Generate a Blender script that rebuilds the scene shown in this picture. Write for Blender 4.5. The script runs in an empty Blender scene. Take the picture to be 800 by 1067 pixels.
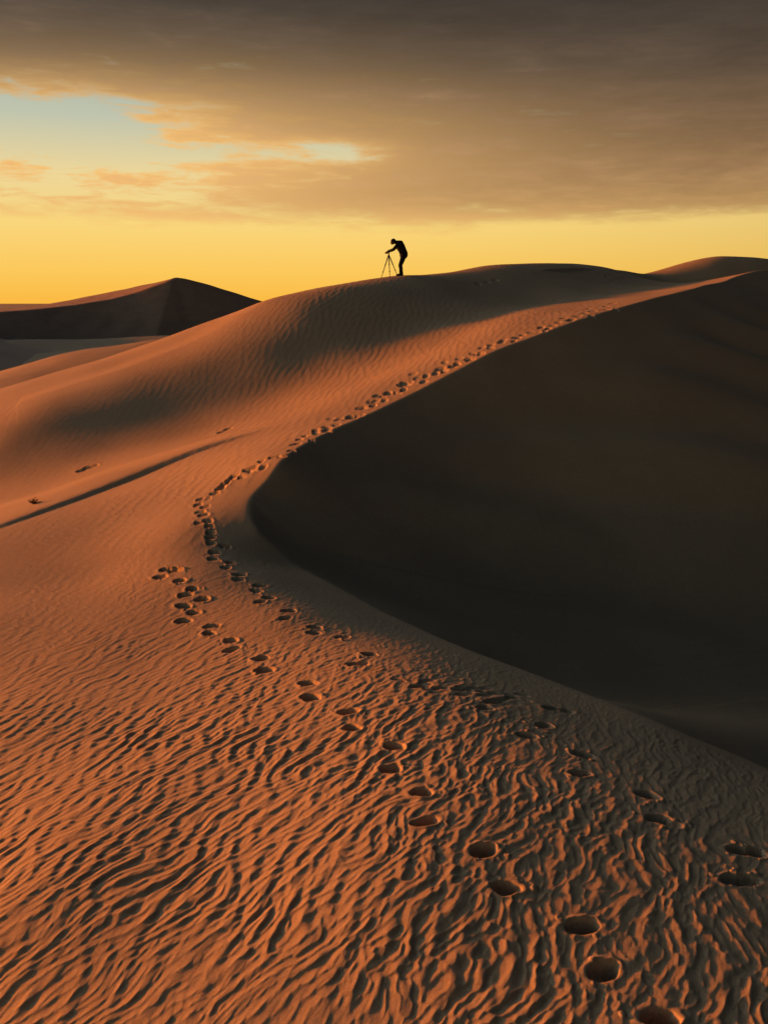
import bpy, bmesh, math, random
import numpy as np
from mathutils import Vector

random.seed(7)
RNG = np.random.default_rng(11)
scene = bpy.context.scene
COL = scene.collection
R = math.radians

# ---------------------------------------------------------------- view geometry
F, CX, CY, HOR = 1000.0, 400.0, 533.5, 315.0        # focal length and centre of an 800 x 1067 picture
PITCH = math.atan((CY - HOR) / F)
CP, SP = math.cos(PITCH), math.sin(PITCH)
SUN_AZ, SUN_EL = 72.0, 6.0                          # degrees left of +y, above the horizon


def ray(sx, sy):
    u, v = (sx - CX) / F, (CY - sy) / F
    d = np.array([u, CP + v * SP, -SP + v * CP])
    return d / d[1]


def at(sx, sy, depth):
    return ray(sx, sy) * depth


def smooth(a, b, x):
    t = np.clip((x - a) / (b - a), 0, 1)
    return t * t * (3 - 2 * t)


# ---------------------------------------------------------------- smooth surfaces through surveyed points
class Surface:
    """thin plate through (x, y, z) points"""
    def __init__(self, pts, reg=0.02):
        p = np.array(pts, float)
        self.p = p[:, :2]
        n = len(p)
        d2 = ((self.p[:, None] - self.p[None]) ** 2).sum(-1)
        K = 0.5 * d2 * np.log(d2 + 1e-9) + reg * np.eye(n)
        P = np.c_[np.ones(n), self.p]
        A = np.block([[K, P], [P.T, np.zeros((3, 3))]])
        s = np.linalg.solve(A, np.r_[p[:, 2], 0, 0, 0])
        self.w, self.c = s[:n], s[n:]

    def __call__(self, X, Y):
        out = self.c[0] + self.c[1] * X + self.c[2] * Y
        for (px, py), w in zip(self.p, self.w):
            d2 = (X - px) ** 2 + (Y - py) ** 2
            out += w * 0.5 * d2 * np.log(d2 + 1e-9)
        return out


def spline(P, n=10):
    P = np.array(P, float)
    Q = np.vstack([2 * P[0] - P[1], P, 2 * P[-1] - P[-2]])
    out = []
    for i in range(1, len(Q) - 2):
        a, b, c, d = Q[i - 1], Q[i], Q[i + 1], Q[i + 2]
        for t in np.arange(n) / n:
            out.append(0.5 * (2 * b + (c - a) * t + (2 * a - 5 * b + 4 * c - d) * t * t + (3 * b - a - 3 * c + d) * t ** 3))
    out.append(P[-1])
    return np.array(out)


def line_distance(X, Y, P):
    """distance to a polyline, its nearest parameter (attributes after the first two columns) and the side (+1 left)"""
    best = np.full(X.shape, 1e18)
    na = P.shape[1] - 2
    att = [np.zeros(X.shape) for _ in range(na)]
    side = np.ones(X.shape)
    for a, b in zip(P[:-1], P[1:]):
        ex, ey = b[0] - a[0], b[1] - a[1]
        L2 = ex * ex + ey * ey + 1e-12
        t = np.clip(((X - a[0]) * ex + (Y - a[1]) * ey) / L2, 0, 1)
        dx, dy = X - a[0] - t * ex, Y - a[1] - t * ey
        d2 = dx * dx + dy * dy
        m = d2 < best
        best = np.where(m, d2, best)
        for k in range(na):
            att[k] = np.where(m, a[2 + k] + t * (b[2 + k] - a[2 + k]), att[k])
        side = np.where(m, np.sign(ex * dy - ey * dx + 1e-12), side)
    return np.sqrt(best), att, side


def inside(X, Y, P):
    r = np.zeros(X.shape, bool)
    for a, b in zip(P, np.roll(P, -1, 0)):
        if a[1] == b[1]:
            continue
        c = (a[1] > Y) != (b[1] > Y)
        r ^= c & (X < (b[0] - a[0]) * (Y - a[1]) / (b[1] - a[1]) + a[0])
    return r


class Waves:
    """sum of a few random sine waves: slow undulation"""
    def __init__(self, lam, n=9, seed=0, stretch=(1, 1)):
        g = np.random.default_rng(seed)
        a = g.uniform(0, 2 * np.pi, n)
        k = 2 * np.pi / (lam * g.uniform(0.6, 1.6, n))
        self.kx, self.ky, self.ph = k * np.cos(a) * stretch[0], k * np.sin(a) * stretch[1], g.uniform(0, 6.28, n)

    def __call__(self, X, Y):
        s = np.zeros(X.shape)
        for a, b, p in zip(self.kx, self.ky, self.ph):
            s += np.sin(a * X + b * Y + p)
        return s / math.sqrt(len(self.ph) / 2)


# ---------------------------------------------------------------- the main dune: survey
S = []
for sy, row in {
    1067: [(-300, 6.8), (0, 5.72), (200, 5.45), (400, 5.27), (600, 5.15), (800, 5.14), (1100, 5.3)],
    950: [(0, 6.78), (400, 6.18), (800, 6.22)],
    855: [(0, 8.35), (200, 7.75), (400, 7.32), (600, 7.32), (800, 7.7)],
    760: [(0, 10.3), (200, 9.55), (400, 9.03), (600, 9.4)],
    690: [(0, 12.4), (150, 11.8), (270, 11.25), (400, 11.05), (490, 11.7)],
    640: [(0, 14.2), (190, 13.3), (300, 12.95), (370, 13.5)],
    600: [(0, 16.1), (100, 15.6), (200, 14.75), (280, 15.05)],
    550: [(0, 19.0), (100, 18.1), (200, 17.0), (255, 17.0)],
    500: [(140, 22.0), (220, 20.0), (272, 19.1)],
}.items():
    S += [(x, sy, d) for x, d in row]
BR_UP = [(1150, 298, 72), (960, 288, 60), (800, 283, 48), (740, 296, 40), (680, 310, 34.5), (600, 335, 30.5), (510, 370, 28), (430, 410, 25.8),
         (340, 450, 22.3), (290, 485, 19.5), (262, 520, 18.2)]
BR_LOW = [(268, 550, 17.0), (305, 586, 16.25), (400, 638, 14.2), (500, 682, 12.35), (600, 721, 11.15), (700, 762, 9.9), (800, 802, 9.25),
          (1000, 880, 7.5), (1400, 960, 7.2)]
S += BR_UP + BR_LOW[:-1]
S += [  # the long slope under the skyline, then the skyline itself
    (0, 470, 27), (150, 430, 29), (280, 400, 30), (400, 370, 30.5), (470, 345, 32.2), (550, 315, 38.5), (620, 302, 43), (690, 298, 47), (360, 400, 28),
    (-200, 560, 24), (-200, 470, 38), (-300, 620, 20),
    (0, 405, 36), (130, 369, 36.3), (200, 345, 36.7), (280, 316.5, 37.3), (345, 302, 39), (415, 290.8, 42), (500, 279, 47.5), (560, 275.5, 52),
    (610, 276, 55), (650, 283, 57), (690, 292, 57),
    (720, 276.5, 59.4), (750, 267.5, 61.1), (800, 270, 61.4), (860, 282, 61.0),
    (0, 388, 62), (60, 371, 63), (130, 360, 64), (165, 354, 65), (-150, 420, 62)]
pts = [tuple(at(*s)) for s in S]
pts += [(-17, 47, -5.2), (-13, 50, -4.8), (-8, 52, -4.4), (1, 52, -1.4), (9, 62, -1.0), (20, 55.6, 0.3), (23.5, 55.4, -0.1), (17.6, 54, -0.1), (22, 68, 1.0), (28, 68, 0.6), (15, 66, -0.8), (35, 80, -3), (4, 75, -7), (20, 95, -6), (-12, 85, -9), (-30, 90, -10),
        (-15, 10, -6.2), (-22, 22, -6.6), (-30, 38, -7.2), (-35, 8, -8.2), (-12, -3, -6.0), (0, 0, -4.7), (0, -8, -5.0), (10, -6, -5.2),
        (12, 6, -5.0), (9, 19, -3.2), (17, 24, -1.6), (26, 20, -3.0), (35, 40, 0.5), (40, 5, -5), (-60, 30, -9.5), (60, 30, -4), (55, 85, -2), (0, 130, -11)]
W = Surface(pts, 0.03)


def plan(P, *extra):
    return np.array([list(at(*p)[:2]) + [e[i] for e in extra] for i, p in enumerate(P)])


nU, nL = len(BR_UP), len(BR_LOW)
# along the brink: steepness of the slip face, rounding of the edge, depth of the hollow
steep = [0.62] * nU + [0.61, 0.58, 0.54, 0.5, 0.5, 0.5, 0.5, 0.5, 0.5]
roundness = [0.05] * (nU - 1) + [0.08] + [0.08, 0.11, 0.14, 0.17, 0.2, 0.2, 0.2, 0.2, 0.2]
camber = [0.0] * (nU - 3) + [0.03, 0.07, 0.10] + [0.13, 0.14, 0.13, 0.11, 0.09, 0.08, 0.07, 0.05, 0.05]
BRINK = spline(plan(BR_UP + BR_LOW, steep, roundness, camber), 8)
CUT = (nU - 1) * 8
BRINK_UP, BRINK_LOW = BRINK[:CUT + 1], BRINK[CUT:]
HOLLOW = np.vstack([BRINK[:, :2], [[300, -30], [300, 250]]])

STEP = spline(plan([(-60, 572, 18.3), (0, 549, 19.1), (60, 527, 20.3), (140, 497, 22.1), (210, 472, 23.4), (285, 448, 24.6)],
                   [0.06, 0.06, 0.085, 0.13, 0.08, 0.0]), 8)
BAND = spline(plan([(-120, 505, 27), (0, 478, 27), (100, 447, 28.2), (200, 415, 29.8), (300, 380, 32), (400, 338, 36), (470, 306, 41), (560, 290, 46)],
                   [0.34, 0.46, 0.50, 0.47, 0.40, 0.30, 0.2, 0.1]), 6)
U1, U2, U3 = Waves(6.0, 8, 3), Waves(2.2, 9, 4), Waves(60, 9, 5)
U4 = Waves(5.0, 8, 8, (0.5, 1.4))


def base_height(X, Y, full=False):
    r = np.hypot(X, Y)
    Z = np.empty(X.shape)
    near = r < 165
    x, y = X[near], Y[near]
    z = W(x, y)
    rr = r[near]
    z += (0.020 * U1(x, y) + 0.006 * U2(x, y)) * smooth(3, 8, rr) * (1 - smooth(70, 100, rr))
    # soft roll across the long slope
    m = (rr > 15) & (rr < 60)
    d, (amp,), sd = line_distance(x[m], y[m], BAND)
    s = d * sd / 2.6
    q = np.zeros(x.shape)
    q[m] = amp * s * np.exp(-0.5 * s * s) * (1 - smooth(4.0, 6.2, d)) * (1 - smooth(45, 58, rr[m]))
    z += q
    # low scarp
    m = (rr > 12) & (rr < 40) & (x < 0)
    d, (amp,), sd = line_distance(x[m], y[m], STEP)
    sdist = d * sd
    q = np.zeros(x.shape)
    q[m] = np.where(sdist > 0, amp * (1 - np.exp(-1.0 * sdist / (amp + 0.02))) * np.exp(-sdist / 2.2), 0) \
        + np.where(sdist <= 0, 0.3 * amp * (np.exp(-np.abs(sdist) / 1.5) - 1) * 0, 0)
    z += q
    # the hollow behind the brink
    m = (x > -14) & (y > -2)
    ins = np.zeros(x.shape, bool)
    ins[m] = inside(x[m], y[m], HOLLOW)
    bd = np.full(x.shape, 5.0)
    mm = m & (rr < 110)
    sg = np.where(ins[mm], 1.0, -1.0)
    hs, ds = [], []
    for line in (BRINK_UP, BRINK_LOW):
        d, (st, ro, ca), sd = line_distance(x[mm], y[mm], line)
        ds.append(d)
        q = 0.4 * ro
        hs.append(st * q * np.logaddexp(0, sg * d / q))
    lo, hi = np.minimum(*hs), np.maximum(*hs)
    kk = 0.9 * (1 - np.exp(-lo)) + 1e-6
    h0 = np.where(sg > 0, lo - np.maximum(kk - (hi - lo), 0) ** 2 / (4 * kk), hi)
    dd = sg * np.minimum(*ds)
    bd[mm] = -dd
    hm = 14.0
    h = hm * (1 - np.exp(-h0 / hm))
    idx = np.where(mm)[0]
    h += 0.10 * U4(x[idx], y[idx]) * smooth(0.6, 3, dd)
    z[idx] -= h
    far_in = ins & ~mm
    z[far_in] -= 11.0
    w = smooth(112, 160, rr)
    z = z * (1 - w) + (-11.5 + 0.9 * U3(x, y)) * w
    Z[near] = z
    x, y = X[~near], Y[~near]
    Z[~near] = -11.5 + 0.9 * U3(x, y) * np.exp(-np.hypot(x, y) / 2500)
    if full:
        B = np.full(X.shape, 50.0)
        B[near] = bd
        return Z, B
    return Z


def ground_at(sx, sy, d0=3.0, d1=80.0):
    """where the line of sight through a picture point meets the dune"""
    dr = ray(sx, sy)
    t = np.exp(np.linspace(math.log(d0), math.log(d1), 3000))
    g = dr[2] * t - base_height(dr[0] * t, t.copy())
    i = np.where(g <= 0)[0]
    if len(i) == 0:
        return None
    t = t[i[0]]
    return dr[0] * t, t


# ---------------------------------------------------------------- wind ripples
class Ripples:
    def __init__(self, lam, crest_deg, spread, band, n, seed):
        g = np.random.default_rng(seed)
        k = 2 * np.pi / lam * (1 + band * g.normal(size=n))
        a = R(crest_deg) + R(spread) * g.normal(size=n)
        self.kx, self.ky, self.ph = (k * np.sin(a)).astype(np.float32), (-k * np.cos(a)).astype(np.float32), g.uniform(0, 6.28, n).astype(np.float32)
        self.n = n

    def __call__(self, X, Y):
        re = np.zeros(X.shape, np.float32)
        im = np.zeros(X.shape, np.float32)
        for a, b, p in zip(self.kx, self.ky, self.ph):
            q = a * X + b * Y + p
            re += np.cos(q)
            im += np.sin(q)
        return (re + 1j * im) / np.float32(math.sqrt(self.n))


RIP = [Ripples(0.092, 40, 9, 0.17, 50, 21), Ripples(0.098, 78, 13, 0.18, 50, 22), Ripples(0.25, 79, 9, 0.15, 30, 23)]
CROSS = Ripples(0.195, 69, 18, 0.23, 52, 27)
FINE = Ripples(0.058, 60, 12, 0.18, 30, 25)
MX, MY = Waves(0.75, 9, 41), Waves(0.75, 9, 42)
M1, M2 = Waves(1.6, 8, 31), Waves(7.0, 7, 32)


def ripple_height(X, Y, B):
    out = np.zeros(X.shape)
    m = (B > 0.02) & (np.hypot(X, Y) < 75)
    x, y, b = X[m].astype(np.float32), Y[m].astype(np.float32), B[m]
    bend = (0.024 * (1 - smooth(12, 20, y))).astype(np.float32)
    x0, y0 = x, y
    x, y = x + bend * MX(x0, y0).astype(np.float32), y + bend * MY(x0, y0).astype(np.float32)
    wF = smooth(14, 21, y)
    wR = 1 / (1 + np.exp(-(x - (0.7 - 0.10 * (y - 6))) / 0.9))
    f = np.zeros(x.shape, np.complex64)
    for w, rp in zip([(1 - wR) * (1 - wF), wR * (1 - wF), wF], RIP):
        s = w > 0.004
        f[s] += np.sqrt(w[s]).astype(np.float32) * rp(x[s], y[s])
    th = np.angle(f)
    mag = np.minimum(1, np.abs(f) / 0.55)
    prof = np.cos(th) + 0.25 * np.sin(2 * th)
    prof = 2.3 * np.clip((prof + 1.18) / 2.36, 0, 1) ** 1.5 - 1.0
    amp = np.where(y < 20, 0.0025 + 0.0012 * smooth(7, 10, y), 0.0036 - 0.0011 * smooth(18, 25, y)) * (1 - 0.10 * smooth(6.5, 10, y)) * (1 + 0.20 * M1(x, y) + 0.10 * M2(x, y))
    amp = np.clip(amp, 0.002, None)
    amp *= 1 - 0.10 * smooth(9, 17, y) * (1 - smooth(20, 26, y))            # finer sand skin farther up the ridge
    left = smooth(-3.2, -6.5, x - 0.02 * (y - 15) ** 2 * 0) * smooth(12, 17, y)
    amp *= 1 - 0.5 * left * (1 - smooth(26, 30, y + 1.2 * x + 8))
    amp *= 1 - smooth(33, 40, y + 0.5 * (x - 6)) * smooth(-3, 2, x) * 0.75
    amp *= 1 - 0.5 * smooth(24, 28, y) * smooth(-1.5, -6, x)
    amp *= smooth(0.02, 0.5, b) * (0.32 + 0.68 * np.where(y < 19, smooth(0.2, 4.0, b), 1))
    z = amp * mag * prof
    s = np.hypot(x, y) < 17
    fc = CROSS(x[s], y[s])
    tc = np.angle(fc)
    pc = np.cos(tc) + 0.25 * np.sin(2 * tc)
    z[s] += (2.1 - 0.5 * wR[s]) * amp[s] * np.minimum(1, np.abs(fc) / 0.7) * (2.3 * np.clip((pc + 1.18) / 2.36, 0, 1) ** 1.3 - 1.0) * (1 - 0.75 * smooth(8, 14, np.hypot(x[s], y[s])))
    s = np.hypot(x, y) < 15
    fz = np.zeros(x.shape)
    ff = FINE(x[s], y[s])
    t2 = np.angle(ff)
    fz[s] = 0.0015 * np.minimum(1, np.abs(ff)) * (np.cos(t2) + 0.25 * np.sin(2 * t2)) * (0.35 + 0.65 * smooth(-0.2, 0.8, prof[s])) * (1 - smooth(11, 15, np.hypot(x[s], y[s])))
    z += fz * smooth(0.02, 0.5, b)
    out[m] = z
    return out


# ---------------------------------------------------------------- footprints (picture positions of the photograph's prints, put on the dune)
def z5(*p):
    return [(100 + 0.375 * a, 440 + 0.375 * b) for a, b in p]


TRAIL_A = [(686, 1060), (628, 1012), (606, 966), (527, 925), (503, 887), (444, 856), (439, 826), (407, 801), (410, 778), (367, 759), (363, 742),
           (324, 727), (320, 712)] + z5((470, 690), (460, 657), (378, 632), (375, 607), (315, 588), (322, 567), (245, 553), (272, 530),
           (245, 512), (297, 492), (250, 480), (268, 465), (233, 442), (225, 412), (180, 430), (195, 410), (212, 408))
TRAIL_B = [(786, 889), (768, 886), (779, 918), (762, 916), (674, 829), (697, 858), (684, 853), (608, 787), (604, 806), (566, 756), (549, 767), (590, 741), (574, 738),
           (514, 731), (505, 738), (385, 682), (376, 692)] + z5((760, 645), (720, 672), (685, 598), (605, 585), (605, 570), (525, 545), (535, 523), (455, 500),
           (480, 488), (445, 468), (455, 455), (395, 437), (400, 425), (360, 405), (375, 392), (325, 380), (330, 362), (360, 345), (320, 335), (318, 320),
           (320, 305), (315, 290), (310, 275), (285, 280), (300, 258), (290, 250), (305, 235), (285, 230), (310, 212), (290, 215), (330, 197), (345, 185),
           (360, 170), (352, 180), (375, 160), (385, 150), (405, 153), (420, 132), (440, 125), (432, 135), (460, 108), (465, 125), (490, 98), (505, 95), (518, 95), (545, 78), (550, 62),
           (565, 48), (580, 38), (560, 60), (600, 50), (612, 32), (625, 30), (645, 24))
PATH_C = spline([(330, 451), (362, 437), (393, 420), (413, 408), (436, 398), (463, 384), (487, 375), (512, 362), (545, 350), (580, 339), (615, 327), (650, 317)], 12)
TRAIL_C = []
for i in range(84):
    q = PATH_C[int((i / 84) ** 1.15 * (len(PATH_C) - 1))]
    TRAIL_C.append((q[0] + random.gauss(0, 4.0), q[1] + random.gauss(-1.5, 2.4)))
SCUFF = []
for i in range(34):
    t = random.random()
    SCUFF.append((412 + 128 * t + random.gauss(0, 5), 704 + 27 * t + random.gauss(0, 4.5)))
MARKS = [(92, 487), (86, 490), (98, 486), (232, 450), (238, 447), (498, 296), (508, 294), (516, 292), (632, 288), (640, 293), (636, 296), (650, 290), (580, 313)]

PRINTS = []                                          # x, y, half width, half length, depth, heading
for k, (lst, hw, hl, dep) in enumerate([(TRAIL_A, 0.115, 0.08, 0.10), (TRAIL_B, 0.105, 0.075, 0.055), (TRAIL_C, 0.14, 0.17, 0.034),
                                        (SCUFF, 0.11, 0.05, 0.02), (MARKS, 0.16, 0.18, 0.05)]):
    for i, (sx, sy) in enumerate(lst):

        g = ground_at(sx, sy)
        if g is None:
            continue
        j = random.uniform(0.85, 1.15)
        if k == 2:
            j *= random.uniform(0.6, 1.15)
        a = random.uniform(-0.5, 0.5)
        PRINTS.append((g[0], g[1], hw * j, hl * random.uniform(0.85, 1.15), dep * random.uniform(0.7, 1.15), a))
        if k < 2:                                    # slumped side of the print, and sand kicked out beside it
            e = random.uniform(0, 6.28)
            PRINTS.append((g[0] + math.cos(e) * hw * 0.7, g[1] + math.sin(e) * hl * 0.7, hw * 0.6, hl * 0.6, dep * random.uniform(0.25, 0.5), a))
            for q in range(random.randint(2, 5)):
                e, f = random.uniform(0, 6.28), random.uniform(1.2, 2.0)
                w = random.uniform(0.012, 0.032)
                PRINTS.append((g[0] + math.cos(e) * hw * f, g[1] + math.sin(e) * hl * f, w, w * 1.2, -0.35 * w, a))


def add_prints(X, Y, Z, RZ):
    lump = 0
    for (px, py, hw, hl, dep, hd) in PRINTS:
        r = 2.4 * max(hw, hl)
        m = np.where((np.abs(X - px) < r) & (np.abs(Y - py) < r))[0]
        if len(m) == 0:
            continue
        c, s = math.cos(hd), math.sin(hd)
        dx, dy = X[m] - px, Y[m] - py
        u, v = (c * dx + s * dy) / hw, (-s * dx + c * dy) / hl
        q = np.sqrt(u * u + v * v) + 0.05 * np.sin(3 * np.arctan2(v, u) + px * 40) * 0.6 + 0.02 * np.sin(7 * np.arctan2(v, u) + py * 70)
        dent = 1 - smooth(0.6, 1.05, q)
        rim = np.exp(-((q - 1.22) / 0.22) ** 2) * (0.8 + 0.7 * np.sin(np.arctan2(v, u) + px * 9)) * (dep > 0)
        RZ[m] *= 1 - (0.9 * dent + 0.55 * (1 - dent) * (1 - smooth(1.0, 1.9, q))) * (dep > 0)
        Z[m] += -dep * dent + 0.10 * dep * rim
    return Z


# ---------------------------------------------------------------- materials
class G:
    """tiny helper to wire shader nodes"""
    def __init__(self, tree):
        self.t, self.n, self.l = tree, tree.nodes, tree.links
        self.n.clear()

    def node(self, kind, **kw):
        x = self.n.new(kind)
        for k, v in kw.items():
            setattr(x, k, v)
        return x

    def put(self, sock, v):
        if isinstance(v, bpy.types.NodeSocket):
            self.l.new(v, sock)
        else:
            sock.default_value = v

    def m(self, op, a, b=None, c=None, clamp=False):
        x = self.node('ShaderNodeMath', operation=op, use_clamp=clamp)
        for i, v in enumerate((a, b, c)):
            if v is not None:
                self.put(x.inputs[i], v)
        return x.outputs[0]

    def step(self, v, a, b, lo=0.0, hi=1.0):
        x = self.node('ShaderNodeMapRange', interpolation_type='SMOOTHSTEP')
        self.put(x.inputs[0], v)
        for i, q in enumerate((a, b, lo, hi)):
            self.put(x.inputs[1 + i], q)
        return x.outputs[0]

    def mix(self, f, a, b, blend='MIX'):
        x = self.node('ShaderNodeMix', data_type='RGBA', blend_type=blend)
        self.put(x.inputs[0], f)
        for i, v in ((6, a), (7, b)):
            if isinstance(v, tuple) and len(v) == 3:
                v = v + (1,)
            self.put(x.inputs[i], v)
        return x.outputs[2]

    def ramp(self, f, stops, mode='LINEAR'):
        x = self.node('ShaderNodeValToRGB')
        x.color_ramp.interpolation = mode
        e = x.color_ramp.elements
        while len(e) < len(stops):
            e.new(0.5)
        for el, (p, c) in zip(e, stops):
            el.position, el.color = p, (*c, 1)
        self.put(x.inputs[0], f)
        return x.outputs[0]

    def noise(self, vec, scale, detail=4, rough=0.5, dist=0.0):
        x = self.node('ShaderNodeTexNoise')
        self.put(x.inputs['Vector'], vec)
        for k, v in (('Scale', scale), ('Detail', detail), ('Roughness', rough), ('Distortion', dist)):
            x.inputs[k].default_value = v
        return x.outputs[0]


def sand_material(name, a, b, grain=True):
    m = bpy.data.materials.new(name)
    m.use_nodes = True
    g = G(m.node_tree)
    pos = g.node('ShaderNodeNewGeometry').outputs['Position']
    col = g.mix(g.step(g.noise(pos, 0.35, 5, 0.6), 0.35, 0.65), a, b)
    col = g.mix(g.step(g.noise(pos, 9.0, 6, 0.7), 0.3, 0.7, 0.0, 0.35), col, tuple(c * 0.72 for c in a))
    bs = g.node('ShaderNodeBsdfPrincipled')
    g.put(bs.inputs['Roughness'], 0.95)
    bs.inputs['Specular IOR Level'].default_value = 0.1
    if grain:
        col = g.mix(g.step(g.noise(pos, 260.0, 2, 0.7), 0.48, 0.68, 0.0, 0.5), col, tuple(c * 1.45 for c in b))
        col = g.mix(g.step(g.noise(pos, 120.0, 3, 0.75), 0.55, 0.68, 0.0, 0.75), col, tuple(c * 0.38 for c in a))
        col = g.mix(g.step(g.noise(pos, 46.0, 5, 0.75), 0.42, 0.66, 0.0, 0.45), col, tuple(c * 0.6 for c in a))
        bp = g.node('ShaderNodeBump')
        bp.inputs['Strength'].default_value = 0.4
        bp.inputs['Distance'].default_value = 0.007
        h = g.m('ADD', g.noise(pos, 90.0, 5, 0.7), g.m('MULTIPLY', g.noise(pos, 18.0, 3, 0.6), 1.5))
        g.put(bp.inputs['Height'], h)
        g.put(bs.inputs['Normal'], bp.outputs[0])
    g.put(bs.inputs['Base Color'], col)
    o = g.node('ShaderNodeOutputMaterial')
    g.l.new(bs.outputs[0], o.inputs[0])
    return m


def plain_material(name, c1, c2, rough=0.8, scale=30, metal=0.0):
    m = bpy.data.materials.new(name)
    m.use_nodes = True
    g = G(m.node_tree)
    pos = g.node('ShaderNodeTexCoord').outputs['Object']
    col = g.mix(g.step(g.noise(pos, scale, 4), 0.35, 0.65), c1, c2)
    bs = g.node('ShaderNodeBsdfPrincipled')
    g.put(bs.inputs['Base Color'], col)
    bs.inputs['Roughness'].default_value = rough
    bs.inputs['Metallic'].default_value = metal
    bs.inputs['Specular IOR Level'].default_value = 0.2
    o = g.node('ShaderNodeOutputMaterial')
    g.l.new(bs.outputs[0], o.inputs[0])
    return m


SAND = sand_material('sand', (0.385, 0.262, 0.155), (0.445, 0.305, 0.18))
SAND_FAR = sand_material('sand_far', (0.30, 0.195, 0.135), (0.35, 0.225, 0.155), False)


def grid_mesh(name, X, Y, Z, mat, wrap=False):
    """a sheet of quads from 2-D arrays of coordinates"""
    nr, nc = X.shape
    me = bpy.data.meshes.new(name)
    co = np.empty((nr * nc, 3), np.float32)
    co[:, 0], co[:, 1], co[:, 2] = X.ravel(), Y.ravel(), Z.ravel()
    i = np.arange(nr * nc, dtype=np.int32).reshape(nr, nc)
    if wrap:
        i = np.c_[i, i[:, :1]]
    q = np.stack([i[:-1, :-1], i[:-1, 1:], i[1:, 1:], i[1:, :-1]], -1).reshape(-1, 4)
    me.vertices.add(len(co))
    me.vertices.foreach_set('co', co.ravel())
    me.loops.add(q.size)
    me.loops.foreach_set('vertex_index', q.ravel())
    me.polygons.add(len(q))
    me.polygons.foreach_set('loop_start', np.arange(0, q.size, 4, dtype=np.int32))
    me.update(calc_edges=True)
    me.polygons.foreach_set('use_smooth', np.ones(len(q), bool))
    me.materials.append(mat)
    o = bpy.data.objects.new(name, me)
    COL.objects.link(o)
    return o


# ---------------------------------------------------------------- the ground: one sheet from here to the horizon
inv = np.linspace(1 / 4.3, 1 / 26.0, 1050)
radii = np.r_[0.02, np.linspace(0.6, 4.2, 24), 1 / inv, np.exp(np.linspace(math.log(26.06), math.log(80), 430)), np.exp(np.linspace(math.log(80.6), math.log(9000), 150))]
mid = np.linspace(-27, 27, 1080)
side_l = -27 - np.cumsum(np.linspace(0.06, 3.6, 84))
side_r = 27 + np.cumsum(np.linspace(0.06, 3.6, 84))
ang = np.r_[side_l[side_l > -178][::-1], mid, side_r[side_r < 178]]
ang = np.radians(ang)
RR, AA = np.meshgrid(radii, ang, indexing='ij')
GX, GY = (RR * np.sin(AA)).ravel(), (RR * np.cos(AA)).ravel()
GZ, GB = base_height(GX, GY, True)
RZ = ripple_height(GX, GY, GB)
GZ = add_prints(GX, GY, GZ, RZ) + RZ
shp = RR.shape
ground = grid_mesh('sand_ground', GX.reshape(shp)[:, ::-1], GY.reshape(shp)[:, ::-1], GZ.reshape(shp)[:, ::-1], SAND, True)
ground['kind'] = 'structure'
ground['label'] = 'rippled orange sand dune with footprints along its curved ridge'


# ---------------------------------------------------------------- distant dunes
def distant_dune(points, brink, x0, x1, y0, y1, slope, rnd, label, floor=-13.0, hm=30.0):
    Wd = Surface([tuple(at(*p)) if len(p) == 3 else p[:3] for p in points], 0.05)
    nx, ny = 520, 300
    X, Y = np.meshgrid(np.linspace(x0, x1, nx), np.linspace(y0, y1, ny))
    xs, ys = X.ravel(), Y.ravel()
    z = Wd(xs, ys)
    if brink:
        P = spline(plan(brink), 10)
        d, _, sd = line_distance(xs, ys, P)
        dd = np.where(sd > 0, d, 0)
        z -= slope * (np.sqrt(dd * dd + rnd * rnd) - rnd)
    z -= 0.30 * np.maximum(0, xs + 74.5)                 # the peak is a corner, not a dome
    z += 0.05 * Waves(14, 8, int(x1) % 50)(xs, ys)
    z = z.reshape(X.shape)
    e = np.minimum(np.minimum(X - x0, x1 - X) / (0.22 * (x1 - x0)), np.minimum(Y - y0, y1 - Y) / (0.15 * (y1 - y0)))
    e = smooth(0, 1, e)
    z = np.maximum(z, floor - 0.5)
    z = np.where(z < floor + 3, floor + 3 * np.exp((z - floor - 3) / 3), z) if False else z
    z = floor * (1 - e) + z * e
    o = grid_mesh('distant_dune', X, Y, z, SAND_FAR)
    o['kind'] = 'structure'
    o['label'] = label
    return o


# the peaked dune on the skyline
distant_dune([(187, 288, 350), (150, 297, 362), (100, 308, 378), (45, 321, 390), (-40, 330, 400), (170, 294.5, 346.5), (130, 308, 341.5), (70, 318.7, 332.5), (0, 325, 321),
              (-80, 332, 280), (215, 288, 360), (250, 289, 365), (290, 290, 370), (200, 300, 400), (190, 310, 450), (60, 335, 470)],
             [(300, 300, 353), (240, 285, 352), (187, 288, 350), (170, 294, 347), (130, 308, 342), (70, 318.5, 333), (0, 323, 322), (-120, 326, 310)],
             -240, 40, 215, 480, 0.55, 0.25, 'dark peaked dune with a lit crest on the skyline')


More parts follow.
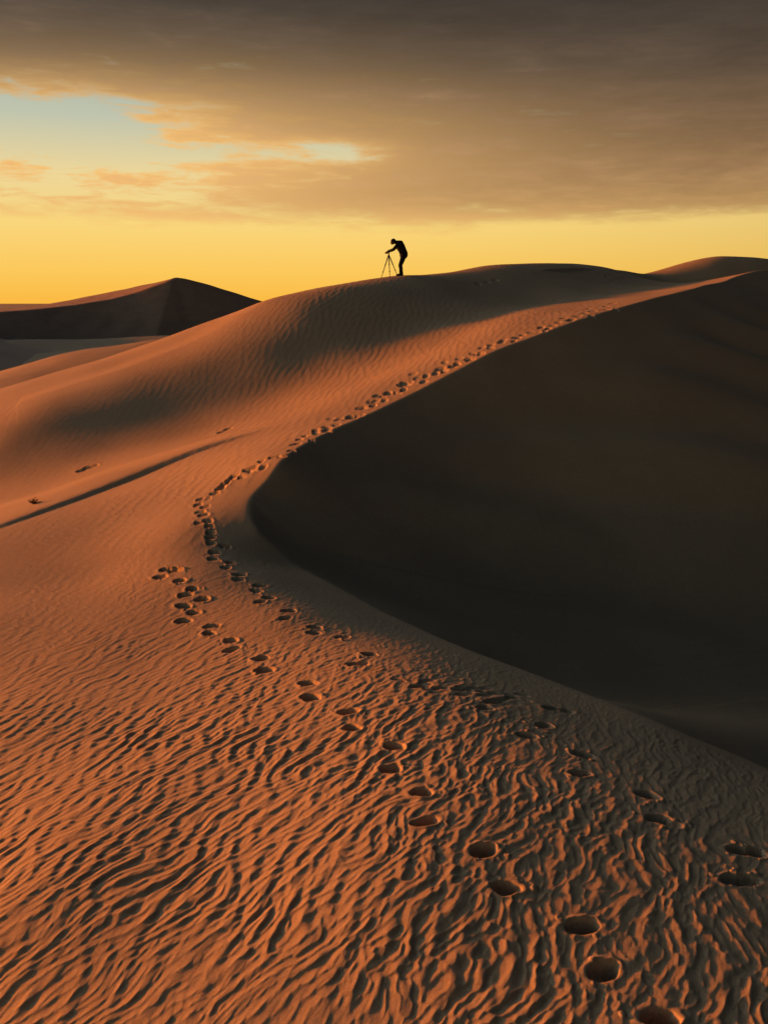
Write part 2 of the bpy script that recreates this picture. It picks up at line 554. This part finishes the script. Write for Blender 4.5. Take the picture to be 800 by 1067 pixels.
# unseen dune added left of the view, shades the flat before the peaked one
X, Y = np.meshgrid(np.linspace(-330, -60, 150), np.linspace(110, 470, 150))
P = np.array([[-112, 165.0], [-136, 235.0], [-168, 310.0], [-208, 400.0]])
d, _, sd = line_distance(X.ravel(), Y.ravel(), spline(P, 8))
t = smooth(120, 190, Y.ravel()) * (1 - smooth(370, 450, Y.ravel()))
s_ = d * sd
prof = np.where(s_ > 0, np.exp(-(s_ / 15) ** 2), np.exp(-(s_ / 30) ** 2))
zz = -13.2 + 14.2 * prof * t * (1 + 0.06 * Waves(60, 7, 77)(X.ravel(), Y.ravel()))
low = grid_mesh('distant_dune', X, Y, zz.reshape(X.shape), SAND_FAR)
low['kind'] = 'structure'
low['label'] = 'unseen long low dune added beyond the left edge to shade the flat'

# ---------------------------------------------------------------- meshes for the small things
def tube(bm, P, rad, n=10, cap=True):
    """a tapered tube through points, closed at both ends with rounded caps"""
    P = [Vector(p) for p in P]
    rings = []
    up = Vector((0.13, 0.97, 0.2)).normalized()
    for i, p in enumerate(P):
        t = (P[min(i + 1, len(P) - 1)] - P[max(i - 1, 0)]).normalized()
        a = t.cross(up)
        if a.length < 0.05:
            a = t.cross(Vector((1, 0, 0)))
        a.normalize()
        b = t.cross(a)
        rr = rad[i] if isinstance(rad, (list, tuple)) else rad
        ra, rb = rr if isinstance(rr, tuple) else (rr, rr)
        rings.append([bm.verts.new(p + a * ra * math.cos(6.28318 * k / n) + b * rb * math.sin(6.28318 * k / n)) for k in range(n)])
    for A, B in zip(rings[:-1], rings[1:]):
        for k in range(n):
            bm.faces.new((A[k], A[(k + 1) % n], B[(k + 1) % n], B[k]))
    if cap:
        for ring, p, q in ((rings[0], P[0], P[1]), (rings[-1], P[-1], P[-2])):
            r0 = sum((v.co - p).length for v in ring) / n
            c = bm.verts.new(p + (p - q).normalized() * r0 * 0.45)
            for k in range(n):
                bm.faces.new((ring[k], ring[(k + 1) % n], c))


def ball(bm, c, r, squash=(1, 1, 1), rot=0.0, seg=16):
    ret = bmesh.ops.create_uvsphere(bm, u_segments=seg, v_segments=seg // 2 + 2, radius=1)
    ca, sa = math.cos(rot), math.sin(rot)
    for v in ret['verts']:
        x, y, z = v.co.x * r * squash[0], v.co.y * r * squash[1], v.co.z * r * squash[2]
        v.co = Vector(c) + Vector((ca * x + sa * z, y, -sa * x + ca * z))


def box(bm, c, size, bevel=0.004, rot=0.0):
    ret = bmesh.ops.create_cube(bm, size=1)
    vs = ret['verts']
    ca, sa = math.cos(rot), math.sin(rot)
    for v in vs:
        x, y, z = v.co.x * size[0], v.co.y * size[1], v.co.z * size[2]
        v.co = Vector(c) + Vector((ca * x + sa * z, y, -sa * x + ca * z))
    es = list({e for v in vs for e in v.link_edges})
    if bevel:
        bmesh.ops.bevel(bm, geom=es, offset=bevel, segments=2, affect='EDGES')


def link(name, bm, mat, parent=None, remesh=None, smooth_it=4):
    bmesh.ops.recalc_face_normals(bm, faces=bm.faces)
    me = bpy.data.meshes.new(name)
    bm.to_mesh(me)
    bm.free()
    if remesh:
        t = bpy.data.objects.new('working', me)
        COL.objects.link(t)
        q = t.modifiers.new('r', 'REMESH')
        q.mode, q.voxel_size = 'VOXEL', remesh
        q = t.modifiers.new('s', 'SMOOTH')
        q.iterations, q.factor = smooth_it, 0.5
        dg = bpy.context.evaluated_depsgraph_get()
        dg.update()
        new = bpy.data.meshes.new_from_object(t.evaluated_get(dg))
        bpy.data.objects.remove(t)
        bpy.data.meshes.remove(me)
        me = new
        me.name = name
    for p in me.polygons:
        p.use_smooth = True
    me.materials.clear()
    me.materials.append(mat)
    o = bpy.data.objects.new(name, me)
    COL.objects.link(o)
    if parent:
        o.parent = parent
    return o


def empty(name, loc, label, cat, group=None):
    o = bpy.data.objects.new(name, None)
    o.empty_display_size = 0.2
    o.location = loc
    o['label'], o['category'] = label, cat
    if group:
        o['group'] = group
    COL.objects.link(o)
    return o


def ground_z(x, y):
    xx, yy = np.array([x], float), np.array([y], float)
    return float(base_height(xx, yy)[0])


CLOTH = plain_material('dark_cloth', (0.010, 0.009, 0.009), (0.014, 0.012, 0.011), 0.9, 20)
DENIM = plain_material('dark_trousers', (0.009, 0.009, 0.010), (0.013, 0.012, 0.013), 0.9, 25)
SKIN = plain_material('skin', (0.10, 0.055, 0.04), (0.12, 0.065, 0.045), 0.6, 40)
HAIR = plain_material('hair', (0.008, 0.006, 0.005), (0.012, 0.009, 0.007), 0.8, 60)
BOOT = plain_material('boot_leather', (0.010, 0.008, 0.007), (0.016, 0.013, 0.011), 0.7, 30)
METAL = plain_material('dark_metal', (0.020, 0.019, 0.018), (0.028, 0.026, 0.024), 0.5, 40, 0.3)
PLASTIC = plain_material('camera_black', (0.010, 0.010, 0.010), (0.015, 0.015, 0.015), 0.5, 60)
RUBBER = plain_material('rubber', (0.010, 0.010, 0.010), (0.014, 0.014, 0.014), 0.9, 60)
GLASS = plain_material('lens_glass', (0.015, 0.015, 0.02), (0.02, 0.02, 0.03), 0.08, 10)
TWIG = plain_material('dry_twig', (0.10, 0.06, 0.035), (0.16, 0.10, 0.06), 0.9, 40)
LEAF = plain_material('dry_leaf', (0.09, 0.07, 0.035), (0.14, 0.10, 0.05), 0.9, 40)

# ---- the photographer; local x runs along the crest (minus = left), y away from us, z up
PX = at(416.8, 288, 42.0)
PXg = (PX[0], PX[1] - 0.5)
pz = ground_z(*PXg)
K = 0.0396                                            # metres per picture pixel there


def fig(zx, zy, y=0.0):
    """ten-to-a-pixel picture offsets from the feet to metres"""
    return ((zx - 468) * K / 10, y, (576 - zy) * K / 10)


FOOT = {s: ground_z(PXg[0] + fx, PXg[1] + s * 0.10) - pz for s, fx in ((-1, -0.06), (1, 0.03))}


def leg_points(s, off=0.0):
    y = s * 0.10
    return [fig(500, 372, s * 0.09), fig(487, 420, s * 0.095), fig(470, 462, y), fig(467, 470, y), fig(474, 500, y), fig(476 + 4 * s, 548, y), fig(478 + 6 * s, 566, y)]


def torso_points():
    return [fig(498, 378), fig(500, 350), fig(488, 318), fig(470, 285), fig(452, 255), fig(432, 240)]


SHO = {s: fig(438, 262, s * 0.17) for s in (-1, 1)}
ELB = {-1: fig(392, 312, -0.19), 1: fig(398, 304, 0.20)}
WRI = {-1: fig(338, 333, -0.06), 1: fig(335, 326, 0.07)}
HEAD = fig(390, 230)

bm = bmesh.new()
tube(bm, torso_points(), [(0.15, 0.12), (0.15, 0.11), (0.145, 0.10), (0.16, 0.11), (0.17, 0.11), (0.12, 0.09)], 16)
tube(bm, [fig(436, 246), fig(418, 238), fig(400, 234)], [0.07, 0.058, 0.055], 12)
ball(bm, HEAD, 0.098, (1.02, 0.80, 1.16), 0.55)
ball(bm, Vector(HEAD) + Vector((-0.035, 0, -0.055)), 0.07, (0.95, 0.85, 0.9))
ball(bm, Vector(HEAD) + Vector((-0.098, 0, -0.040)), 0.020, (1.0, 0.75, 1.2))          # nose
ball(bm, Vector(HEAD) + Vector((-0.085, 0, -0.078)), 0.018, (0.7, 1.5, 0.7))            # mouth
for s in (-1, 1):
    ball(bm, Vector(HEAD) + Vector((-0.082, s * 0.032, -0.012)), 0.014)                  # eyes
    ball(bm, Vector(HEAD) + Vector((0.015, s * 0.082, -0.015)), 0.026, (0.8, 0.45, 1.2))  # ears
    tube(bm, leg_points(s), [0.092, 0.086, 0.066, 0.064, 0.060, 0.045, 0.042], 12)
    ft = Vector(fig(478 + 6 * s, 572, s * 0.10))
    ft.z = FOOT[s] + 0.05
    tube(bm, [ft + Vector((0.05, 0, 0)), ft, ft + Vector((-0.10, 0, -0.015)), ft + Vector((-0.18, 0, -0.025))], [(0.04, 0.045)] * 2 + [(0.045, 0.035), (0.035, 0.022)], 10)
    tube(bm, [SHO[s], ELB[s], WRI[s]], [0.060, 0.046, 0.030], 12)
    w = Vector(WRI[s])
    f = (w - Vector(ELB[s])).normalized()
    palm = w + f * 0.05
    tube(bm, [w, w + f * 0.03, palm + f * 0.035], [(0.026, 0.026), (0.022, 0.038), (0.018, 0.040)], 10)
    for i, L in enumerate((0.066, 0.078, 0.072, 0.055)):
        b = palm + f * 0.03 + Vector((0, (-0.03 + 0.02 * i), 0))
        tube(bm, [b, b + f * L * 0.45 + Vector((0, 0, -0.004)), b + f * L * 0.75 + Vector((0, 0, -0.022)), b + f * L * 0.85 + Vector((0, 0, -0.042))], [0.0095, 0.009, 0.008, 0.007], 8)
    b = w + f * 0.03 + Vector((0, -s * 0.03, 0))
    tube(bm, [b, b + f * 0.03 + Vector((0, -s * 0.028, -0.01)), b + f * 0.055 + Vector((0, -s * 0.03, -0.03))], [0.012, 0.010, 0.008], 8)
person = link('person', bm, SKIN, None, 0.0085, 3)
person.location = (PXg[0], PXg[1], pz)
person['label'] = 'person in dark jacket and trousers bending over a tripod on the dune crest'
person['category'] = 'person'

bm = bmesh.new()
tube(bm, [fig(502, 376), fig(503, 350), fig(489, 316), fig(470, 282), fig(452, 252), fig(430, 240)],
     [(0.178, 0.138), (0.175, 0.132), (0.170, 0.128), (0.190, 0.142), (0.198, 0.135), (0.12, 0.092)], 18)
for s in (-1, 1):
    tube(bm, [SHO[s], (Vector(SHO[s]) + Vector(ELB[s])) / 2, ELB[s], Vector(WRI[s])], [0.082, 0.074, 0.066, 0.046], 12)
tube(bm, [fig(446, 243), fig(424, 236), fig(412, 232)], [0.10, 0.086, 0.082], 12)                          # collar
link('jacket', bm, CLOTH, person, 0.012, 4)
bm = bmesh.new()
tube(bm, [fig(506, 350), fig(501, 372), fig(492, 398)], [(0.160, 0.125), (0.165, 0.125), (0.12, 0.10)], 16)
for s in (-1, 1):
    tube(bm, leg_points(s)[:-1] + [fig(478 + 6 * s, 570, s * 0.10)], [0.112, 0.106, 0.088, 0.086, 0.082, 0.070, 0.068], 12)
link('trousers', bm, DENIM, person, 0.012, 4)
for s in (-1, 1):
    bm = bmesh.new()
    ft = Vector(fig(478 + 6 * s, 572, s * 0.10))
    ft.z = FOOT[s] + 0.045
    tube(bm, [ft + Vector((0.045, 0, 0.0)), ft, ft + Vector((-0.10, 0, -0.012)), ft + Vector((-0.19, 0, -0.02))],
         [(0.05, 0.055), (0.05, 0.058), (0.055, 0.045), (0.042, 0.030)], 12)
    tube(bm, [ft, ft + Vector((0.0, 0, 0.10))], [0.058, 0.060], 12)
    link('boot', bm, BOOT, person, 0.010, 2)
bm = bmesh.new()
ball(bm, Vector(HEAD) + Vector((0.012, 0, 0.022)), 0.110, (1.02, 0.84, 1.05), 0.55)
link('knit_cap', bm, HAIR, person, 0.012, 2)

# ---- tripod and camera
TX, TY = PXg[0] + (345 - 468) * K / 10, PXg[1]
top_z = pz + (576 - 362) * K / 10
tri = empty('tripod', (TX, TY, ground_z(TX, TY)), 'slim three-legged tripod standing on the dune crest beside the person', 'tripod')
tz = top_z - tri.location.z
for dx, dy in (((265 - 345) * K / 10, 0.10), ((357 - 345) * K / 10, -0.52), ((440 - 345) * K / 10, 0.38)):
    gz = ground_z(TX + dx, TY + dy) - tri.location.z
    a, b = Vector((dx * 0.05, dy * 0.05, tz - 0.03)), Vector((dx, dy, gz - 0.02))
    bm = bmesh.new()
    tube(bm, [a, a.lerp(b, 0.42)], [0.024, 0.022], 10)
    tube(bm, [a.lerp(b, 0.40), a.lerp(b, 0.74)], [0.018, 0.017], 10)
    tube(bm, [a.lerp(b, 0.72), b], [0.014, 0.012], 10)
    for t in (0.41, 0.73):
        tube(bm, [a.lerp(b, t - 0.015), a.lerp(b, t + 0.015)], [0.027, 0.027], 10)
    lg = link('leg', bm, METAL, tri)
    bm = bmesh.new()
    tube(bm, [b.lerp(a, 0.03), b], [0.018, 0.016], 10)
    link('rubber_foot', bm, RUBBER, lg)
bm = bmesh.new()
tube(bm, [(0, 0, tz - 0.22), (0, 0, tz + 0.03)], 0.016, 10)
tube(bm, [(0, 0, tz - 0.06), (0, 0, tz - 0.01)], 0.042, 12)
link('centre_column', bm, METAL, tri)
bm = bmesh.new()
ball(bm, (0, 0, tz + 0.05), 0.028)
tube(bm, [(0, 0, tz + 0.02), (0, 0, tz + 0.045)], 0.032, 12)
box(bm, (-0.005, 0, tz + 0.078), (0.075, 0.06, 0.014), 0.003, -0.35)
link('ball_head', bm, METAL, tri)

CZ = top_z + 0.115
tilt = -0.42                                         # the lens points a little below level, to the left
cam_o = empty('photo_camera', (TX - 0.01, TY, CZ), 'small black camera mounted on top of the tripod, lens pointing left', 'camera')
bm = bmesh.new()
box(bm, (0.02, 0, 0.01), (0.062, 0.13, 0.088), 0.008, tilt)
link('camera_body', bm, PLASTIC, cam_o)
bm = bmesh.new()
box(bm, (0.015, 0, 0.062), (0.055, 0.06, 0.028), 0.006, tilt)
link('viewfinder', bm, PLASTIC, cam_o)
bm = bmesh.new()
ca, sa = math.cos(tilt), math.sin(tilt)
ax = Vector((-ca, 0, sa))
tube(bm, [ax * 0.005, ax * 0.05, ax * 0.052, ax * 0.11], [0.034, 0.034, 0.038, 0.041], 18)
ln = link('lens', bm, PLASTIC, cam_o)
bm = bmesh.new()
tube(bm, [ax * 0.108, ax * 0.127], [0.034, 0.034], 18)
link('front_element', bm, GLASS, ln)


# ---- small dry shrub on the lit slope
def shrub(sx, sy, size, label, seed):
    rg = random.Random(seed)
    x, y = ground_at(sx, sy)
    z = ground_z(x, y)
    o = empty('dry_shrub', (x, y, z - 0.01), label, 'shrub')
    st, lf = bmesh.new(), bmesh.new()
    for i in range(22):
        a, t = rg.uniform(0, 6.28), rg.uniform(0.2, 1.2)
        L = size * rg.uniform(0.6, 1.15)
        p = Vector((0, 0, 0))
        d = Vector((math.cos(a) * math.sin(t), math.sin(a) * math.sin(t), math.cos(t)))
        P = [p.copy()]
        for s in range(4):
            d = (d + Vector((rg.gauss(0, .2), rg.gauss(0, .2), rg.gauss(0.03, .15)))).normalized()
            p = p + d * L / 4
            P.append(p.copy())
            for q in range(5):
                c = p - d * rg.uniform(0, L / 4)
                e1 = Vector((rg.gauss(0, 1), rg.gauss(0, 1), rg.gauss(0.3, 1))).normalized()
                e2 = e1.cross(Vector((rg.gauss(0, 1), rg.gauss(0, 1), rg.gauss(0, 1)))).normalized()
                l, w = size * rg.uniform(0.10, 0.2), size * 0.03
                vs = [lf.verts.new(c), lf.verts.new(c + e1 * l * .5 + e2 * w), lf.verts.new(c + e1 * l), lf.verts.new(c + e1 * l * .5 - e2 * w)]
                lf.faces.new(vs)
        tube(st, P, [0.009, 0.007, 0.006, 0.004, 0.003], 5)
    link('twigs', st, TWIG, o)
    link('leaves', lf, LEAF, o)


shrub(36, 525, 0.16, 'small dry shrub on the smooth lit sand beside the thin dark scarp', 5)

# ---------------------------------------------------------------- sky
world = bpy.data.worlds.new('World')
scene.world = world
world.use_nodes = True
g = G(world.node_tree)
D = g.node('ShaderNodeTexCoord').outputs['Generated']
sep = g.node('ShaderNodeSeparateXYZ')
g.put(sep.inputs[0], D)
dx, dy, dz = sep.outputs
az = g.m('ARCTAN2', dx, dy)                          # radians, minus = left of the view

# clear evening sky by height, warm towards the sun
clear = g.ramp(g.m('MULTIPLY', dz, 2.0, clamp=True), [
    (0.0, (0.97, 0.49, 0.055)), (0.06, (0.97, 0.58, 0.105)), (0.15, (0.95, 0.67, 0.20)), (0.24, (0.84, 0.67, 0.32)), (0.34, (0.52, 0.55, 0.42)),
    (0.6, (0.20, 0.28, 0.34)), (1.0, (0.10, 0.15, 0.21))])
warm = g.step(az, -1.7, -0.6, 0.75, 1.0)
left_fill = g.m('MULTIPLY', g.m('MULTIPLY', g.step(az, -0.50, -0.75), g.step(az, -1.75, -1.45)), g.m('MULTIPLY', g.step(dz, 0.04, 0.12), g.step(dz, 0.56, 0.40)))
clear = g.mix(left_fill, clear, (2.9, 3.1, 3.15))  # bright patch added outside the left of the view to lift shaded sand
right = g.step(az, -0.1, 0.9)
clear = g.mix(g.m('MULTIPLY', right, 0.75), clear, g.mix(0.5, clear, (0.20, 0.10, 0.05)))
back = g.m('MAXIMUM', g.m('MULTIPLY', g.step(dy, 0.55, -0.3), g.step(az, -2.3, -1.6)), g.step(az, 0.39, 0.58))
clear = g.mix(back, clear, (0.015, 0.026, 0.040))

# cloud deck
vs = g.node('ShaderNodeVectorMath', operation='MULTIPLY')
g.put(vs.inputs[0], D)
vs.inputs[1].default_value = (3.2, 3.2, 17.0)
n1 = g.noise(vs.outputs[0], 1.15, 7, 0.56, 0.35)
vs2 = g.node('ShaderNodeVectorMath', operation='MULTIPLY')
g.put(vs2.inputs[0], D)
vs2.inputs[1].default_value = (6.0, 6.0, 60.0)
n2 = g.noise(vs2.outputs[0], 1.5, 6, 0.6, 0.6)
vs3 = g.node('ShaderNodeVectorMath', operation='MULTIPLY')
g.put(vs3.inputs[0], D)
vs3.inputs[1].default_value = (13.0, 13.0, 62.0)
n3 = g.noise(vs3.outputs[0], 1.6, 7, 0.62, 0.4)
n = g.m('ADD', g.m('MULTIPLY', n1, 0.75), g.m('ADD', g.m('MULTIPLY', n2, 0.30), g.m('MULTIPLY', n3, 0.42)))
n = g.m('SUBTRACT', n, 0.735)


def blob(a0, z0, ra, rz, slope=0.0):
    a = g.m('SUBTRACT', az, a0)
    zz = g.m('SUBTRACT', g.m('SUBTRACT', dz, z0), g.m('MULTIPLY', a, slope))
    q = g.m('ADD', g.m('POWER', g.m('ABSOLUTE', g.m('DIVIDE', a, ra)), 2.0), g.m('POWER', g.m('ABSOLUTE', g.m('DIVIDE', zz, rz)), 2.0))
    return g.m('EXPONENT', g.m('MULTIPLY', q, -1.0))


deck = g.step(g.m('ADD', dz, g.m('MULTIPLY', g.m('ABSOLUTE', az), -0.012)), 0.044, 0.108, -0.75, 0.75)
hole = g.m('ADD', g.m('MULTIPLY', blob(-0.31, 0.147, 0.135, 0.037, -0.05), 1.6), g.m('MULTIPLY', blob(-0.065, 0.143, 0.055, 0.010, 0.0), 0.75))
hole = g.m('ADD', hole, g.m('MULTIPLY', blob(-0.36, 0.112, 0.24, 0.022, 0.03), 0.8))
cover = g.m('SUBTRACT', g.m('ADD', deck, g.m('MULTIPLY', n, 2.0)), g.m('MULTIPLY', hole, g.m('ADD', 1.0, g.m('MULTIPLY', n, -3.8))))
open_left = g.m('MULTIPLY', g.step(az, -0.50, -0.75), g.step(dz, 0.62, 0.42))  # deck cleared on the left so the added fill patch shows
cover = g.m('SUBTRACT', cover, g.m('MULTIPLY', open_left, 1.4))
dens = g.step(cover, -0.2, 0.5)
cloud = g.ramp(g.m('MULTIPLY', dz, 2.0, clamp=True), [
    (0.0, (0.85, 0.46, 0.10)), (0.13, (0.72, 0.41, 0.12)), (0.18, (0.60, 0.345, 0.13)), (0.24, (0.45, 0.255, 0.115)), (0.33, (0.265, 0.158, 0.086)), (0.43, (0.120, 0.083, 0.057)),
    (0.56, (0.046, 0.038, 0.032)), (0.72, (0.031, 0.039, 0.049)), (1.0, (0.028, 0.043, 0.063))])
azf = g.step(az, -0.45, 0.5, 1.15, 0.72)
cloud = g.mix(1.0, cloud, g.node('ShaderNodeCombineXYZ').outputs[0], 'MIX') if False else cloud
bri = g.m('MULTIPLY', azf, g.m('ADD', 1.0, g.m('MULTIPLY', n, 1.3)))
cb = g.node('ShaderNodeVectorMath', operation='SCALE')
g.put(cb.inputs[0], cloud)
g.put(cb.inputs['Scale'], bri)
cloud = cb.outputs[0]
cloud = g.mix(back, cloud, (0.013, 0.021, 0.032))
edge = g.m('MULTIPLY', g.step(cover, -0.3, 0.05), g.step(cover, 0.95, 0.20))
glow = blob(-0.26, 0.145, 0.34, 0.062)
edge = g.m('MULTIPLY', edge, glow)
cloud = g.mix(g.m('MULTIPLY', glow, g.m('ADD', 0.42, g.m('MULTIPLY', n, 2.2)), clamp=True), cloud, (0.92, 0.52, 0.19))
cloud = g.mix(g.m('MULTIPLY', edge, 0.8), cloud, (0.98, 0.56, 0.17))
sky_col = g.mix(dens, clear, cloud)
nish = g.node('ShaderNodeTexSky', sky_type='NISHITA')
nish.sun_disc = False
nish.sun_elevation = R(SUN_EL)
nish.sun_rotation = R(-SUN_AZ)
nish.altitude, nish.air_density, nish.dust_density, nish.ozone_density = 300, 1.5, 3.0, 1.0
nm = g.node('ShaderNodeVectorMath', operation='SCALE')
g.put(nm.inputs[0], nish.outputs[0])
nm.inputs['Scale'].default_value = 0.0015
ad = g.node('ShaderNodeVectorMath', operation='ADD')
g.put(ad.inputs[0], sky_col)
g.put(ad.inputs[1], nm.outputs[0])
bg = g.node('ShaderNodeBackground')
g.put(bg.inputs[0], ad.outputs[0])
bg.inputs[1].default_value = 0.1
wo = g.node('ShaderNodeOutputWorld')
g.l.new(bg.outputs[0], wo.inputs[0])

# ---------------------------------------------------------------- sun, camera, picture
sl = bpy.data.lights.new('sun', 'SUN')
sl.energy = 0.93
sl.color = (1.0, 0.245, 0.002)
sl.angle = R(2.0)
so = bpy.data.objects.new('sun', sl)
COL.objects.link(so)
to_sun = Vector((-math.sin(R(SUN_AZ)) * math.cos(R(SUN_EL)), math.cos(R(SUN_AZ)) * math.cos(R(SUN_EL)), math.sin(R(SUN_EL))))
so.rotation_euler = to_sun.to_track_quat('Z', 'Y').to_euler()
so.location = to_sun * 60

cd = bpy.data.cameras.new('view_camera')
cd.sensor_fit = 'VERTICAL'
cd.sensor_height = 36.0
cd.lens = 36.0 * F / 1067.0
cd.clip_start, cd.clip_end = 0.1, 20000
co = bpy.data.objects.new('view_camera', cd)
COL.objects.link(co)
co.location = (0, 0, 0)
co.rotation_euler = (R(90) - PITCH, 0, 0)
scene.camera = co

vs_ = scene.view_settings
vs_.view_transform, vs_.look, vs_.gamma, vs_.use_curve_mapping = 'Standard', 'None', 1.0, False
vs_.exposure = 3.32
scene.cycles.use_denoising = True
scene.cycles.max_bounces = 4
